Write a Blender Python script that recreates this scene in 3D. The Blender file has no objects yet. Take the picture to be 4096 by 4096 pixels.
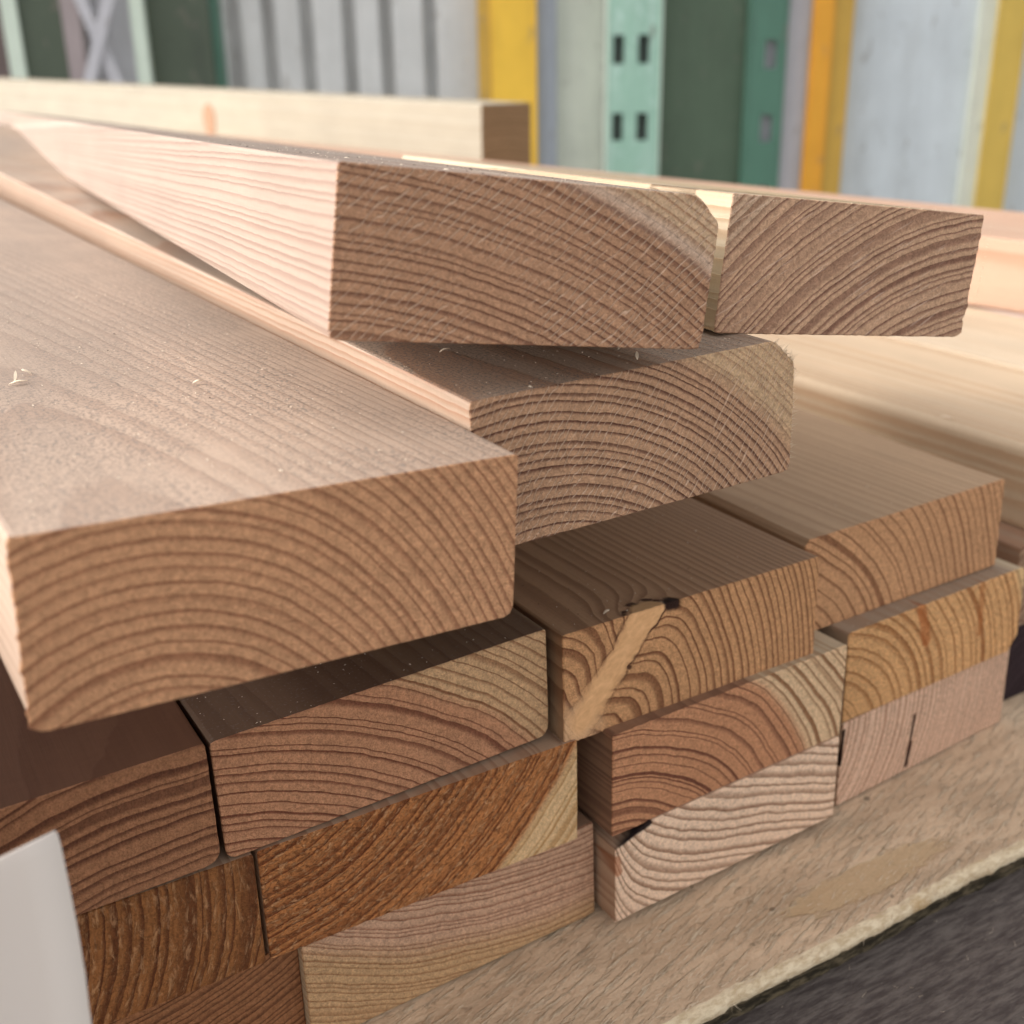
import bpy, bmesh, math, random
from mathutils import Vector, Matrix, noise
R = math.radians
sc = bpy.context.scene
col = sc.collection

# ------------------------------------------------------------------ camera
CAM_H = 0.95
cd = bpy.data.cameras.new('camera'); cam = bpy.data.objects.new('camera', cd); col.objects.link(cam)
cd.sensor_width = 36.0; cd.sensor_height = 36.0; cd.lens = 4692.8 / 4096 * 36.0
cd.clip_start = 0.01; cd.clip_end = 200
p_, r_ = R(21.837), R(-0.995)
fw = Vector((0, math.cos(p_), -math.sin(p_))); u0 = Vector((0, math.sin(p_), math.cos(p_))); x0 = Vector((1, 0, 0))
rt = math.cos(r_) * x0 + math.sin(r_) * u0; upv = -math.sin(r_) * x0 + math.cos(r_) * u0
m = Matrix((rt, upv, -fw)).transposed().to_4x4(); m.translation = (0, 0, CAM_H)
cam.matrix_world = m
cd.dof.use_dof = True; cd.dof.focus_distance = 0.385; cd.dof.aperture_fstop = (cd.lens / 1000) / 0.0035
sc.camera = cam

# ------------------------------------------------------------------ light
SUN_EL, SUN_DIR = R(26), Vector((-0.95, 0.12, 0)).normalized()
world = bpy.data.worlds.new('World'); sc.world = world; world.use_nodes = True
wn = world.node_tree; bg = wn.nodes['Background']
sky = wn.nodes.new('ShaderNodeTexSky'); sky.sky_type = 'NISHITA'; sky.sun_disc = False
sky.sun_elevation = SUN_EL; sky.sun_rotation = math.atan2(SUN_DIR.x, SUN_DIR.y)
sky.dust_density = 4.0; sky.air_density = 1.0
hs = wn.nodes.new('ShaderNodeHueSaturation'); hs.inputs['Saturation'].default_value = 0.10
wn.links.new(sky.outputs[0], hs.inputs['Color']); wn.links.new(hs.outputs[0], bg.inputs['Color'])
bg.inputs['Strength'].default_value = 0.15
sd = bpy.data.lights.new('sun', 'SUN'); sun = bpy.data.objects.new('sun', sd); col.objects.link(sun)
sd.energy = 0.54; sd.angle = R(10); sd.color = (1.0, 0.955, 0.88)
ld = Vector((SUN_DIR.x * math.cos(SUN_EL), SUN_DIR.y * math.cos(SUN_EL), math.sin(SUN_EL)))
sun.rotation_euler = (-ld).to_track_quat('-Z', 'Y').to_euler(); sun.location = ld * 10

vs = sc.view_settings
vs.view_transform = 'Standard'; vs.look = 'None'; vs.exposure = 1.36; vs.gamma = 1.0; vs.use_curve_mapping = False

# ------------------------------------------------------------------ tagging
def tag(o, label=None, cat=None, group=None, kind=None):
    if label: o['label'] = label
    if cat: o['category'] = cat
    if group: o['group'] = group
    if kind: o['kind'] = kind
    return o

def link(name, bm, mats, parent=None, mw=None, smooth=False):
    me = bpy.data.meshes.new(name); bm.to_mesh(me); bm.free()
    for mt in (mats if isinstance(mats, (list, tuple)) else [mats]): me.materials.append(mt)
    if smooth:
        for f in me.polygons: f.use_smooth = True
    o = bpy.data.objects.new(name, me); col.objects.link(o)
    if parent: o.parent = parent
    if mw is not None: o.matrix_world = mw
    return o

# ------------------------------------------------------------------ node helper
class NT:
    def __init__(s, name):
        s.mat = bpy.data.materials.new(name); s.mat.use_nodes = True
        s.t = s.mat.node_tree; s.n = s.t.nodes; s.l = s.t.links
        s.bsdf = s.n['Principled BSDF']; s.out = s.n['Material Output']
    def put(s, sock, v):
        if hasattr(v, 'is_output'): s.l.new(v, sock)
        elif isinstance(v, (tuple, list)) and len(v) == 3 and sock.type == 'RGBA': sock.default_value = (*v, 1)
        else: sock.default_value = v
    def m(s, op, a, b=None, c=None, clamp=False):
        n = s.n.new('ShaderNodeMath'); n.operation = op; n.use_clamp = clamp
        for i, v in enumerate((a, b, c)):
            if v is not None: s.put(n.inputs[i], v)
        return n.outputs[0]
    def add(s, *a):
        r = a[0]
        for q in a[1:]: r = s.m('ADD', r, q)
        return r
    def mul(s, *a):
        r = a[0]
        for q in a[1:]: r = s.m('MULTIPLY', r, q)
        return r
    def sub(s, a, b): return s.m('SUBTRACT', a, b)
    def ss(s, v, lo, hi):      # smoothstep
        n = s.n.new('ShaderNodeMapRange'); n.interpolation_type = 'SMOOTHSTEP'
        s.put(n.inputs[0], v); s.put(n.inputs[1], lo); s.put(n.inputs[2], hi); n.inputs[3].default_value = 0; n.inputs[4].default_value = 1
        return n.outputs[0]
    def vec(s, x, y, z):
        n = s.n.new('ShaderNodeCombineXYZ')
        for i, v in enumerate((x, y, z)): s.put(n.inputs[i], v)
        return n.outputs[0]
    def obj(s):
        tc = s.n.new('ShaderNodeTexCoord'); sp = s.n.new('ShaderNodeSeparateXYZ'); s.l.new(tc.outputs['Object'], sp.inputs[0])
        return sp.outputs[0], sp.outputs[1], sp.outputs[2], tc.outputs['Object']
    def noise(s, v, scale, detail=2.0, rough=0.5, dim='3D', dist=0.0):
        n = s.n.new('ShaderNodeTexNoise'); n.noise_dimensions = dim
        s.put(n.inputs['W'] if dim == '1D' else n.inputs['Vector'], v)
        n.inputs['Scale'].default_value = scale; n.inputs['Detail'].default_value = detail; n.inputs['Roughness'].default_value = rough
        n.inputs['Distortion'].default_value = dist
        return n.outputs['Fac']
    def mix(s, f, a, b, mode='MIX'):
        n = s.n.new('ShaderNodeMix'); n.data_type = 'RGBA'; n.blend_type = mode; n.clamp_factor = True
        s.put(n.inputs[0], f); s.put(n.inputs[6], a); s.put(n.inputs[7], b)
        return n.outputs[2]
    def gain(s, c, f):   # multiply colour by scalar
        n = s.n.new('ShaderNodeMix'); n.data_type = 'RGBA'; n.blend_type = 'MULTIPLY'; n.inputs[0].default_value = 1
        s.put(n.inputs[6], c)
        cc = s.n.new('ShaderNodeCombineColor')
        for i in range(3): s.put(cc.inputs[i], f)
        s.l.new(cc.outputs[0], n.inputs[7]); return n.outputs[2]
    def finish(s, colr, rough=0.7, spec=0.3, height=None, dist=0.0004, strength=1.0):
        s.put(s.bsdf.inputs['Base Color'], colr); s.put(s.bsdf.inputs['Roughness'], rough)
        s.bsdf.inputs['Specular IOR Level'].default_value = spec
        if height is not None:
            b = s.n.new('ShaderNodeBump'); b.inputs['Distance'].default_value = dist; b.inputs['Strength'].default_value = strength
            s.l.new(height, b.inputs['Height']); s.l.new(b.outputs[0], s.bsdf.inputs['Normal'])
        return s.mat

# ------------------------------------------------------------------ wood: rings are concentric shells round a pith that runs along the board
DEF = dict(ring=(0.05, -0.1, 1, 0), s=0.004, k=0.0, warp=0.003, seed=0.0, sap=None, sapw=0.003,
           he=(.44, .25, .145), hl=(.145, .06, .032), se=(.56, .40, .23), sl=(.25, .13, .06),
           rays=0.0, rstep=.0042, emb=.28, fspec=.22, band=0.0, raycos=.62, rough=0.0, marks=(), knot=None, hook=0.0, vary=.8, drift=.02, contrast=1.0,
           fe=(.66, .46, .32), fl=(.42, .22, .13), fse=(.74, .60, .42), fsl=(.5, .3, .16), dust=0.0, fsoft=.6, sat=1.0,
           lo=.45, slope=(.01, .0), zone=.0, facegain=1.0)

def wood(name, end, **kw):
    P = dict(DEF); P.update(kw); g = NT(name)
    x, y, z, ov = g.obj(); sd_ = P['seed']
    cx, cz, a, b = P['ring']
    wv = g.vec(g.add(x, sd_), g.mul(y, .18), z)
    w1 = g.sub(g.noise(wv, 16, 1.5), .5); w2 = g.sub(g.noise(g.vec(z, g.mul(y, .18), g.add(x, sd_ + 5)), 22, 2.0), .5)
    w3 = g.sub(g.noise(g.vec(g.add(x, sd_ + 9), g.mul(y, .5), z), 160, 2.0), .5)
    dx = g.add(x, -cx, g.mul(w1, P['warp'] * 2), g.mul(y, P['slope'][0]))
    dz = g.add(z, -cz, g.mul(w2, P['warp'] * 2), g.mul(y, P['drift']))
    r = g.m('SQRT', g.m('MAXIMUM', g.add(g.mul(dx, dx, a), g.mul(dx, dz, b), g.mul(dz, dz)), 1e-8))
    r = g.add(r, g.mul(w3, .0009))
    if P['hook']:
        r = g.add(r, g.mul(g.m('EXPONENT', g.mul(x, -110.0)), P['hook']))
    def segdist(p0, p1, wy=1.0, use_y=False):
        # distance to a 2-D segment in the cross-section, and the 0..1 position along it
        ax, az = p0; bx_, bz_ = p1; L2 = (bx_ - ax) ** 2 + (bz_ - az) ** 2
        px, pz = g.add(x, -ax), g.add(z, -az)
        t = g.m('DIVIDE', g.add(g.mul(px, bx_ - ax), g.mul(pz, bz_ - az)), L2, clamp=True)
        qx = g.sub(px, g.mul(t, bx_ - ax)); qz = g.sub(pz, g.mul(t, bz_ - az))
        d2 = g.add(g.mul(qx, qx), g.mul(qz, qz))
        if use_y:
            qy = g.mul(y, wy); d2 = g.add(d2, g.mul(qy, qy))
        return g.m('SQRT', d2), t
    if P['knot']:
        kd, kt = segdist(P['knot'][0], P['knot'][1], 1.0, True)
        kd = g.add(kd, g.mul(w3, .0022), g.mul(g.sub(g.noise(ov, 75, 3.0), .5), .0066))
        ki = g.sub(1.0, kt)
        kr = g.add(P['knot'][2], g.mul(kt, kt, P['knot'][3] - P['knot'][2]), g.mul(ki, ki, ki, .0032))
        q = g.m('DIVIDE', kd, .013); r = g.add(r, g.mul(g.m('EXPONENT', g.mul(q, q, -1.0)), P['knot'][4]))
    n = g.add(g.m('DIVIDE', g.mul(r, g.add(1.0, g.mul(r, P['k']))), P['s']), g.mul(g.noise(g.add(r, sd_ * .37), 170, 1.0, dim='1D'), P['vary'] * 1.6))
    f = g.m('FRACT', n); rid = g.m('FLOOR', n)
    wnz = g.n.new('ShaderNodeTexWhiteNoise'); wnz.noise_dimensions = '1D'; g.put(wnz.inputs['W'], g.add(rid, sd_)); wr = wnz.outputs['Value']
    lo = g.add(P['lo'], g.mul(g.sub(wr, .5), .3))
    late = g.mul(g.ss(f, lo, .93), g.sub(1.0, g.ss(f, .95, 1.0)))
    if not end: late = g.m('POWER', g.mul(g.ss(f, .2, .9), g.sub(1.0, g.ss(f, .92, 1.0))), 1.2)
    strength = g.add(.80, g.mul(wr, .35))
    lt = g.mul(late, strength, P['contrast'] if end else P['fsoft'])
    if end: e1, l1, e2, l2 = P['he'], P['hl'], P['se'], P['sl']
    else: e1, l1, e2, l2 = P['fe'], P['fl'], P['fse'], P['fsl']
    ce, cl = e1, l1
    if P['sap'] is not None:
        sm = g.ss(r, P['sap'] - P['sapw'], P['sap'] + P['sapw'])
        ce, cl = g.mix(sm, e1, e2), g.mix(sm, l1, l2)
    c = g.mix(lt, ce, cl)
    if P['band']:
        bq = g.m('DIVIDE', g.add(r, -P['sap'], .0015), .0022); c = g.mix(g.mul(g.m('EXPONENT', g.mul(bq, bq, -1.0)), P['band']), c, (.66, .55, .46))
    # broad tone drift inside the wood
    c = g.gain(c, g.add(.86, g.mul(g.noise(g.vec(g.add(x, sd_), g.mul(y, .4), z), 28, 3.0), .28)))
    if end:
        fine = g.ss(g.noise(ov, 1300, 2.0, .7), .30, .70); fine2 = g.ss(g.noise(ov, 480, 3.0, .65), .30, .70)
        c = g.gain(c, g.add(.68, g.mul(fine, .34), g.mul(fine2, .28)))
        h = g.add(g.mul(late, -1.0, P['emb']), g.mul(fine, .55), g.mul(fine2, .45))
        th = g.m('ARCTAN2', dz, dx)
        if P['rays']:
            rs = max(.1, math.hypot(cx - .06, cz - .03))
            tt = g.add(g.sub(g.mul(x, .80), g.mul(z, P['raycos'])), g.mul(g.sub(g.noise(g.vec(g.mul(th, rs), g.mul(r, .2), sd_), 200, 2.0), .5), .0040), g.mul(g.sub(g.noise(ov, 60, 2.0), .5), .0022))
            rf = g.m('ABSOLUTE', g.sub(g.m('FRACT', g.m('DIVIDE', tt, P['rstep'])), .5))
            rn = g.noise(g.vec(tt, g.mul(g.add(z, g.mul(x, .4)), .45), sd_ + 3), 380, 2.0); rn2 = g.noise(g.vec(g.add(x, sd_), 0.0, z), 30, 2.0)
            ray = g.mul(g.sub(1.0, g.ss(rf, .03, .14)), g.ss(rn, .36, .52), g.ss(rn2, .28, .52), P['rays'])
            c = g.mix(g.mul(ray, .55), c, (.74, .56, .43)); h = g.add(h, g.mul(ray, -.8))
        if P['rough']:
            rg = P['rough']
            if P['sap'] is not None: rg = g.mul(g.sub(1.0, g.mul(sm, .85)), rg)
            cr = g.noise(g.vec(g.mul(th, .07), g.mul(r, 1.5), sd_), 420, 5.0, .72, dist=.5); cr2 = g.noise(g.vec(g.mul(th, .09), g.mul(r, 1.6), sd_ + 4), 620, 4.0, .7)
            chip = g.ss(cr, .50, .64); pit = g.mul(g.ss(cr2, .50, .66), g.sub(1.0, chip))
            c = g.mix(g.mul(chip, .5, rg), c, (.74, .46, .25)); c = g.mix(g.mul(pit, .5, rg), c, (.17, .06, .025))
            h = g.add(g.mul(h, .6), g.mul(chip, .8, rg), g.mul(pit, -1.1, rg))
        if P['zone']:   # rub marks: thin pale scratches left by the saw, one direction
            sx = g.add(g.mul(x, .85), g.mul(z, .5)); sz = g.sub(g.mul(z, .85), g.mul(x, .5))
            s1 = g.noise(g.vec(g.mul(sx, .06), sz, sd_), 900, 2.0)
            c = g.mix(g.mul(g.ss(s1, .60, .70), P['zone']), c, (.74, .60, .50))
        rough, spec = .82, .18
    else:
        st = g.noise(g.vec(x, g.mul(y, .035), z), 900, 3.0, .6); st2 = g.noise(g.vec(x, g.mul(y, .02), z), 160, 2.0)
        c = g.gain(c, g.add(.80, g.mul(st, .22), g.mul(st2, .18)))
        cross = g.noise(g.vec(g.mul(x, .4), y, g.mul(z, .4)), 700, 2.0)
        c = g.gain(c, g.add(.93, g.mul(cross, .14)))
        h = g.add(g.mul(st, .6), g.mul(cross, .25), g.mul(late, .4))
        if P['dust']:
            d1 = g.noise(ov, 900, 3.0, .75); d2 = g.noise(ov, 12, 3.0, .6)
            nrm = g.n.new('ShaderNodeTexCoord'); sp = g.n.new('ShaderNodeSeparateXYZ'); g.l.new(nrm.outputs['Normal'], sp.inputs[0])
            topm = g.ss(sp.outputs[2], .6, .9)
            spk = g.mul(g.ss(d1, .50, .60), g.ss(d2, .34, .54), topm, P['dust'])
            c = g.mix(g.mul(spk, .8), c, (.14, .11, .10))
            c = g.mix(g.mul(g.ss(g.noise(ov, 900, 2.0), .60, .72), topm, .25 * P['dust']), c, (.80, .72, .64))
            c = g.mix(g.mul(g.ss(g.noise(g.vec(x, g.mul(y, .5), z), 9, 3.0), .40, .66), topm, .4 * P['dust']), c, (.35, .28, .23))
        rough, spec = .6, P['fspec']
    if P['knot']:
        km = g.sub(1.0, g.ss(g.sub(kd, kr), g.add(-.0010, g.mul(ki, ki, -.0055)), g.add(.0005, g.mul(ki, ki, .002))))
        bl = g.m('SQRT', g.add(g.mul(g.add(x, -.006), g.add(x, -.006)), g.mul(g.add(z, -.006), g.add(z, -.006))))
        c = g.mix(g.mul(g.sub(1.0, g.ss(g.add(bl, g.mul(w3, .01)), .004, .015)), .75), c, (.62, .42, .26))
        kg = g.noise(g.vec(g.mul(kt, .02), g.mul(kd, 1.4), z), 420, 2.0)
        kc = g.mix(kg, (.50, .28, .13), (.80, .52, .28))
        c = g.mix(km, c, kc)
        rim = g.sub(1.0, g.ss(g.m('ABSOLUTE', g.sub(kd, g.add(kr, .0004 if end else .0010))), .0001, .0007 if end else .0022))
        up = g.ss(kt, .35, 1.0); rb = g.mul(g.ss(g.noise(ov, 130, 2.0), .38, .62), g.ss(kt, .1, .5))
        c = g.mix(g.mul(rim, g.add(.04, g.mul(rb, .5), g.mul(up, .5)), 1.0 if end else g.mul(1.8, g.ss(g.noise(ov, 240, 2.0), .34, .55))), c, (.07, .03, .018))
        bx, bz = P['knot'][5]
        bd = g.m('SQRT', g.add(g.mul(g.add(x, -bx), g.add(x, -bx), .5), g.mul(g.add(z, -bz), g.add(z, -bz)), g.mul(y, y, .5)))
        bk = g.sub(1.0, g.ss(g.add(bd, g.mul(w3, .006)), .0022, .0042))
        c = g.mix(bk, c, (.03, .014, .01)); h = g.add(g.mul(h, g.sub(1.0, km)), g.mul(bk, -3.0), g.mul(rim, -1.0))
    for (p0, p1, hw, colr, amt) in P['marks']:
        md, mt = segdist(p0, p1)
        if not end: md = g.add(md, g.mul(y, .15))
        mk = g.mul(g.sub(1.0, g.ss(g.add(md, g.mul(w3, max(hw * .8, .0012))), hw * .6, hw * 1.25)), amt)
        c = g.mix(mk, c, colr); h = g.add(h, g.mul(mk, -2.0))
    hsv = g.n.new('ShaderNodeHueSaturation'); hsv.inputs['Saturation'].default_value = P['sat']
    g.put(hsv.inputs['Color'], g.mix(1.0, c, (.69, .673, .655) if not end else (1.16, 1.06, .99), 'MULTIPLY')); g.put(hsv.inputs['Value'], 1.0 if end else P['facegain'])
    return g.finish(hsv.outputs[0], rough, spec, h, .00042 if end else .00018)

# ------------------------------------------------------------------ board geometry
def frame(d):
    yw, tl, pt = R(d['yaw']), R(d['tilt']), R(d['pt'])
    e = Vector((math.cos(yw), math.sin(yw), 0)); a = Vector((-math.sin(yw), math.cos(yw), 0)); up = Vector((0, 0, 1))
    e2 = math.cos(tl) * e + math.sin(tl) * up; u2 = -math.sin(tl) * e + math.cos(tl) * up
    a2 = math.cos(pt) * a + math.sin(pt) * u2; u3 = -math.sin(pt) * a + math.cos(pt) * u2
    M = Matrix((e2, a2, u3)).transposed().to_4x4(); M.translation = Vector(d['o']); return M

def outline(W, T, ch, step=.0016):
    """closed cross-section, counter-clockwise, corners cut by ch = {corner: (dx, dz, rounded)}"""
    r0 = (.0012, .0012, True)
    c = {k: ch.get(k, r0) for k in ('BL', 'BR', 'TR', 'TL')}
    P = []
    def arc(p, q, ctrl, rnd):
        n = max(2, int((Vector(q) - Vector(p)).length / step))
        for i in range(n):
            t = i / n
            if rnd:
                P.append(((1 - t) ** 2 * p[0] + 2 * t * (1 - t) * ctrl[0] + t * t * q[0], (1 - t) ** 2 * p[1] + 2 * t * (1 - t) * ctrl[1] + t * t * q[1]))
            else: P.append((p[0] + (q[0] - p[0]) * t, p[1] + (q[1] - p[1]) * t))
    def line(p, q):
        n = max(1, int((Vector(q) - Vector(p)).length / step))
        for i in range(n):
            t = i / n; P.append((p[0] + (q[0] - p[0]) * t, p[1] + (q[1] - p[1]) * t))
    k = c['BL']; k2 = c['BR']; k3 = c['TR']; k4 = c['TL']
    line((k[0], 0), (W - k2[0], 0)); arc((W - k2[0], 0), (W, k2[1]), (W, 0), k2[2])
    line((W, k2[1]), (W, T - k3[1])); arc((W, T - k3[1]), (W - k3[0], T), (W, T), k3[2])
    line((W - k3[0], T), (k4[0], T)); arc((k4[0], T), (0, T - k4[1]), (0, T), k4[2])
    line((0, T - k4[1]), (0, k[1])); arc((0, k[1]), (k[0], 0), (0, 0), k[2])
    return P

def board_mesh(W, T, L, sy, sk, ch, burr, seed, bow=0.0, jag=.00025):
    prof = outline(W, T, ch); N = len(prof); bm = bmesh.new(); rings = []
    cxm, czm = W / 2, T / 2
    ys = [0, .0004, .0025, .012, .05] + [L * i / 14 for i in range(1, 15)]
    for j, yy in enumerate(ys):
        row = []
        for i, (px, pz) in enumerate(prof):
            q, w = px, pz
            nx = -1 if px < .001 else (1 if px > W - .001 else 0); nz = -1 if pz < .001 else (1 if pz > T - .001 else 0)
            side = ('L' if nx < 0 else 'R' if nx > 0 else '') + ('B' if nz < 0 else 'T' if nz > 0 else '')
            bur = max([burr.get(s_, 0) for s_ in side] + [burr.get('C', 0) if not side else 0])
            nn = noise.noise(Vector((px * 420, pz * 420, seed))) * .5 + .5; nn2 = noise.noise(Vector((px * 1100, pz * 1100, seed + 7)))
            off = 0; yj = 0
            if j == 0:
                off = -.0003 + bur * (nn * 1.0 + nn2 * .5); yj = jag * nn2
            elif j == 1: off = bur * (nn * 1.0 + nn2 * .5); yj = jag * nn2
            elif j == 2: off = bur * .25 * nn
            if not side:
                dd = Vector((px - cxm, pz - czm)).normalized(); q += dd.x * off; w += dd.y * off
            else: q += nx * off; w += nz * off
            base = sy * px + sk * pz
            yv = yy + yj + base * (1 if j < 5 else 0)
            row.append(bm.verts.new((q, yv, w + bow * yy * yy)))
        rings.append(row)
    f = bm.faces.new(rings[0]); f.material_index = 0
    for j in range(len(rings) - 1):
        for i in range(N):
            k = (i + 1) % N
            fc = bm.faces.new((rings[j][i], rings[j + 1][i], rings[j + 1][k], rings[j][k])); fc.material_index = 0 if j == 0 else 1
    f = bm.faces.new(list(reversed(rings[-1]))); f.material_index = 0
    bmesh.ops.recalc_face_normals(bm, faces=bm.faces)
    return bm

def hair(bm, p, d, ln, rad, bend, seg=5):
    d = d.normalized(); s1 = d.cross(Vector((.3, .2, 1))).normalized(); s2 = d.cross(s1)
    prev = None; q = p.copy()
    for i in range(seg + 1):
        t = i / seg; rr = rad * (1 - .8 * t)
        row = [bm.verts.new(q + (s1 * math.cos(a_) + s2 * math.sin(a_)) * rr) for a_ in (0, 2.09, 4.18)]
        if prev:
            for k in range(3): bm.faces.new((prev[k], prev[(k + 1) % 3], row[(k + 1) % 3], row[k]))
        else: bm.faces.new(list(reversed(row)))
        prev = row; q = q + (d + bend * t).normalized() * ln / seg
    bm.faces.new(prev)

def fibres(parent, spots, n, ln, mat, seed, rad=.00011):
    """fine torn fibres standing off the sawn edge; spots = list of (p0, p1, outward)"""
    rnd = random.Random(seed); bm = bmesh.new()
    for i in range(n):
        p0, p1, o = rnd.choice(spots); t = rnd.random(); p = Vector(p0).lerp(Vector(p1), t)
        d = Vector(o) + Vector((rnd.uniform(-.8, .8), rnd.uniform(-.7, .25), rnd.uniform(-.8, .8)))
        hair(bm, p, d, ln * rnd.uniform(.25, 1) ** 1.6, rad * rnd.uniform(.6, 1.2), Vector((rnd.uniform(-1, 1), rnd.uniform(-.6, .6), rnd.uniform(-1, 1))))
    o = link('edge_fibres', bm, mat, parent); o['kind'] = 'stuff'; return o

g = NT('fibre'); M_fibre = g.finish((.72, .58, .42), .7, .2)

BOARDS = {
'A': {'o': [-0.10649, 0.22286, 0.80943], 'yaw': 31.94, 'tilt': -3.16, 'pt': -0.1, 'W': 0.1265, 'T': 0.0469, 'sk': -0.0044, 'sy': 0.0125, 'ring': [0.0293, -0.0486, 1.3744, 0.1247]},
'B': {'o': [-0.01028, 0.31670, 0.80950], 'yaw': 30.4, 'tilt': 0.63, 'pt': -0.1, 'W': 0.1247, 'T': 0.0467, 'sk': 0.0279, 'sy': 0.0171, 'ring': [0.0307, -0.0514, 0.8590, 0.2852]},
'D': {'o': [0.01812, 0.37746, 0.70333], 'yaw': 31.03, 'tilt': 0.06, 'pt': -0.14, 'W': 0.128, 'T': 0.0462, 'sk': 0.0224, 'sy': -0.0, 'ring': [-0.0072, -0.0037, 1.0763, 0.0438]},
'F': {'o': [0.12634, 0.46016, 0.70388], 'yaw': 30.13, 'tilt': 0.58, 'pt': 0.0, 'W': 0.1312, 'T': 0.0455, 'sk': 0.0216, 'sy': 0.0202, 'ring': [-0.0593, -0.0515, 0.848, -0.2433]},
'E': {'o': [-0.09443, 0.31215, 0.7046], 'yaw': 32.01, 'tilt': 0.96, 'pt': -0.01, 'W': 0.127, 'T': 0.0446, 'sk': 0.011, 'sy': 0.01, 'ring': [-0.053, -0.1212, 0.7943, -0.1218]},
'L1': {'o': [-0.19781, 0.24748, 0.70444], 'yaw': 30.2, 'tilt': 0.66, 'pt': 0.11, 'W': 0.1197, 'T': 0.0448, 'sk': 0.0027, 'sy': 0.0221, 'ring': [0.1001, -0.1282, 0.9877, -0.1045]},
'M': {'o': [-0.08536, 0.31667, 0.65961], 'yaw': 29.73, 'tilt': 0.33, 'pt': -0.04, 'W': 0.1252, 'T': 0.0446, 'sk': 0.0067, 'sy': -0.0005, 'ring': [-0.0338, 0.1244, 0.8547, 0.1673]},
'R': {'o': [0.03715, 0.38112, 0.6583], 'yaw': 32.54, 'tilt': 0.12, 'pt': -0.05, 'W': 0.1279, 'T': 0.0461, 'sk': 0.0079, 'sy': 0.0002, 'ring': [-0.01, -0.05, 0.9, 0.0]},
'T': {'o': [0.14902, 0.45999, 0.65942], 'yaw': 32.29, 'tilt': 0.15, 'pt': -0.15, 'W': 0.1254, 'T': 0.0449, 'sk': 0.023, 'sy': -0.0001, 'ring': [-0.0207, -0.0102, 0.7261, -0.0293]},
'S': {'o': [0.03916, 0.38048, 0.6171], 'yaw': 32.37, 'tilt': 0.35, 'pt': -0.1, 'W': 0.1255, 'T': 0.0419, 'sk': 0.0143, 'sy': -0.0004, 'ring': [0.9942, 0.3054, 0.1019, -0.2651]},
'O': {'o': [-0.07495, 0.3216, 0.61499], 'yaw': 32.17, 'tilt': 0.35, 'pt': -0.16, 'W': 0.1255, 'T': 0.0442, 'sk': 0.0242, 'sy': -0.0006, 'ring': [0.1173, 0.2388, 1.0315, 0.0592]},
'U': {'o': [0.14948, 0.45808, 0.61534], 'yaw': 34.19, 'tilt': -0.17, 'pt': -0.11, 'W': 0.1267, 'T': 0.0438, 'sk': 0.0162, 'sy': 0.0003, 'ring': [-0.0752, 0.0515, 0.6902, 0.1588]},
'C': {'o': [-0.04647, 0.29594, 0.87972], 'yaw': 24.06, 'tilt': -8.02, 'pt': -2.0, 'W': 0.1147, 'T': 0.0443, 'sk': -0.0103, 'sy': 0.0064, 'ring': [-0.0100, -0.1827, 0.9951, 0.0035]},
'H': {'o': [0.06823, 0.38417, 0.85894], 'yaw': 25.2, 'tilt': -7.71, 'pt': -1.76, 'W': 0.1175, 'T': 0.0451, 'sk': 0.004, 'sy': 0.042, 'ring': [0.1453, -0.1222, 1.0393, 0.0663]},
'N': {'o': [-0.19533, 0.2528, 0.65969], 'yaw': 30.0, 'tilt': 0, 'pt': 0, 'W': 0.1255, 'T': 0.0443, 'sk': .01, 'sy': 0, 'ring': [-0.129, 0.0735, 0.6405, 0.2117]},
'P': {'o': [-0.18476, 0.25963, 0.61469], 'yaw': 31.5, 'tilt': 0, 'pt': 0, 'W': 0.1255, 'T': 0.0443, 'sk': .01, 'sy': 0, 'ring': [.06, .16, 1, 0]},
}
def axisboard(perp, along, z, W, T, yaw=31.0):
    """origin of a board whose left face lies 'perp' to the right and whose end lies 'along' behind the camera foot"""
    e = Vector((math.cos(R(yaw)), math.sin(R(yaw)), 0)); a = Vector((-math.sin(R(yaw)), math.cos(R(yaw)), 0))
    o = e * perp + a * along; return dict(o=[o.x, o.y, z], yaw=yaw, tilt=0, pt=0, W=W, T=T, sk=.01, sy=0)
ZL3, ZL2, ZL1 = .7040, .6590, .6145
BOARDS['G'] = axisboard(.530, .33, ZL3, .127, .0453)
BOARDS['G2'] = axisboard(.664, .36, ZL3, .125, .0450)
BOARDS['G3'] = axisboard(.795, .40, ZL3, .125, .0450)
BOARDS['G4'] = axisboard(.926, .44, ZL3, .125, .0450)
BOARDS['K1'] = axisboard(.040, .47, .7500, .124, .0445)
BOARDS['K2'] = axisboard(.167, .46, .7500, .124, .0445)
BOARDS['L0a'] = axisboard(-.172, .12, ZL3, .125, .0445)  # unseen column of boards added out of view to shade the lower left
BOARDS['L0b'] = axisboard(-.186, .10, ZL3 + .0453, .125, .0445)
BOARDS['L0c'] = axisboard(-.180, .13, ZL3 + .0906, .125, .0445)
BOARDS['W2'] = axisboard(.509, .338, ZL2, .127, .0448)
BOARDS['W3'] = axisboard(.642, .40, ZL2, .127, .0448)
BOARDS['V1'] = axisboard(.508, .335, ZL1, .127, .0442)
BOARDS['X'] = axisboard(.875, .38, ZL3 + .0456, .147, .0545, 40.0)

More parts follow.
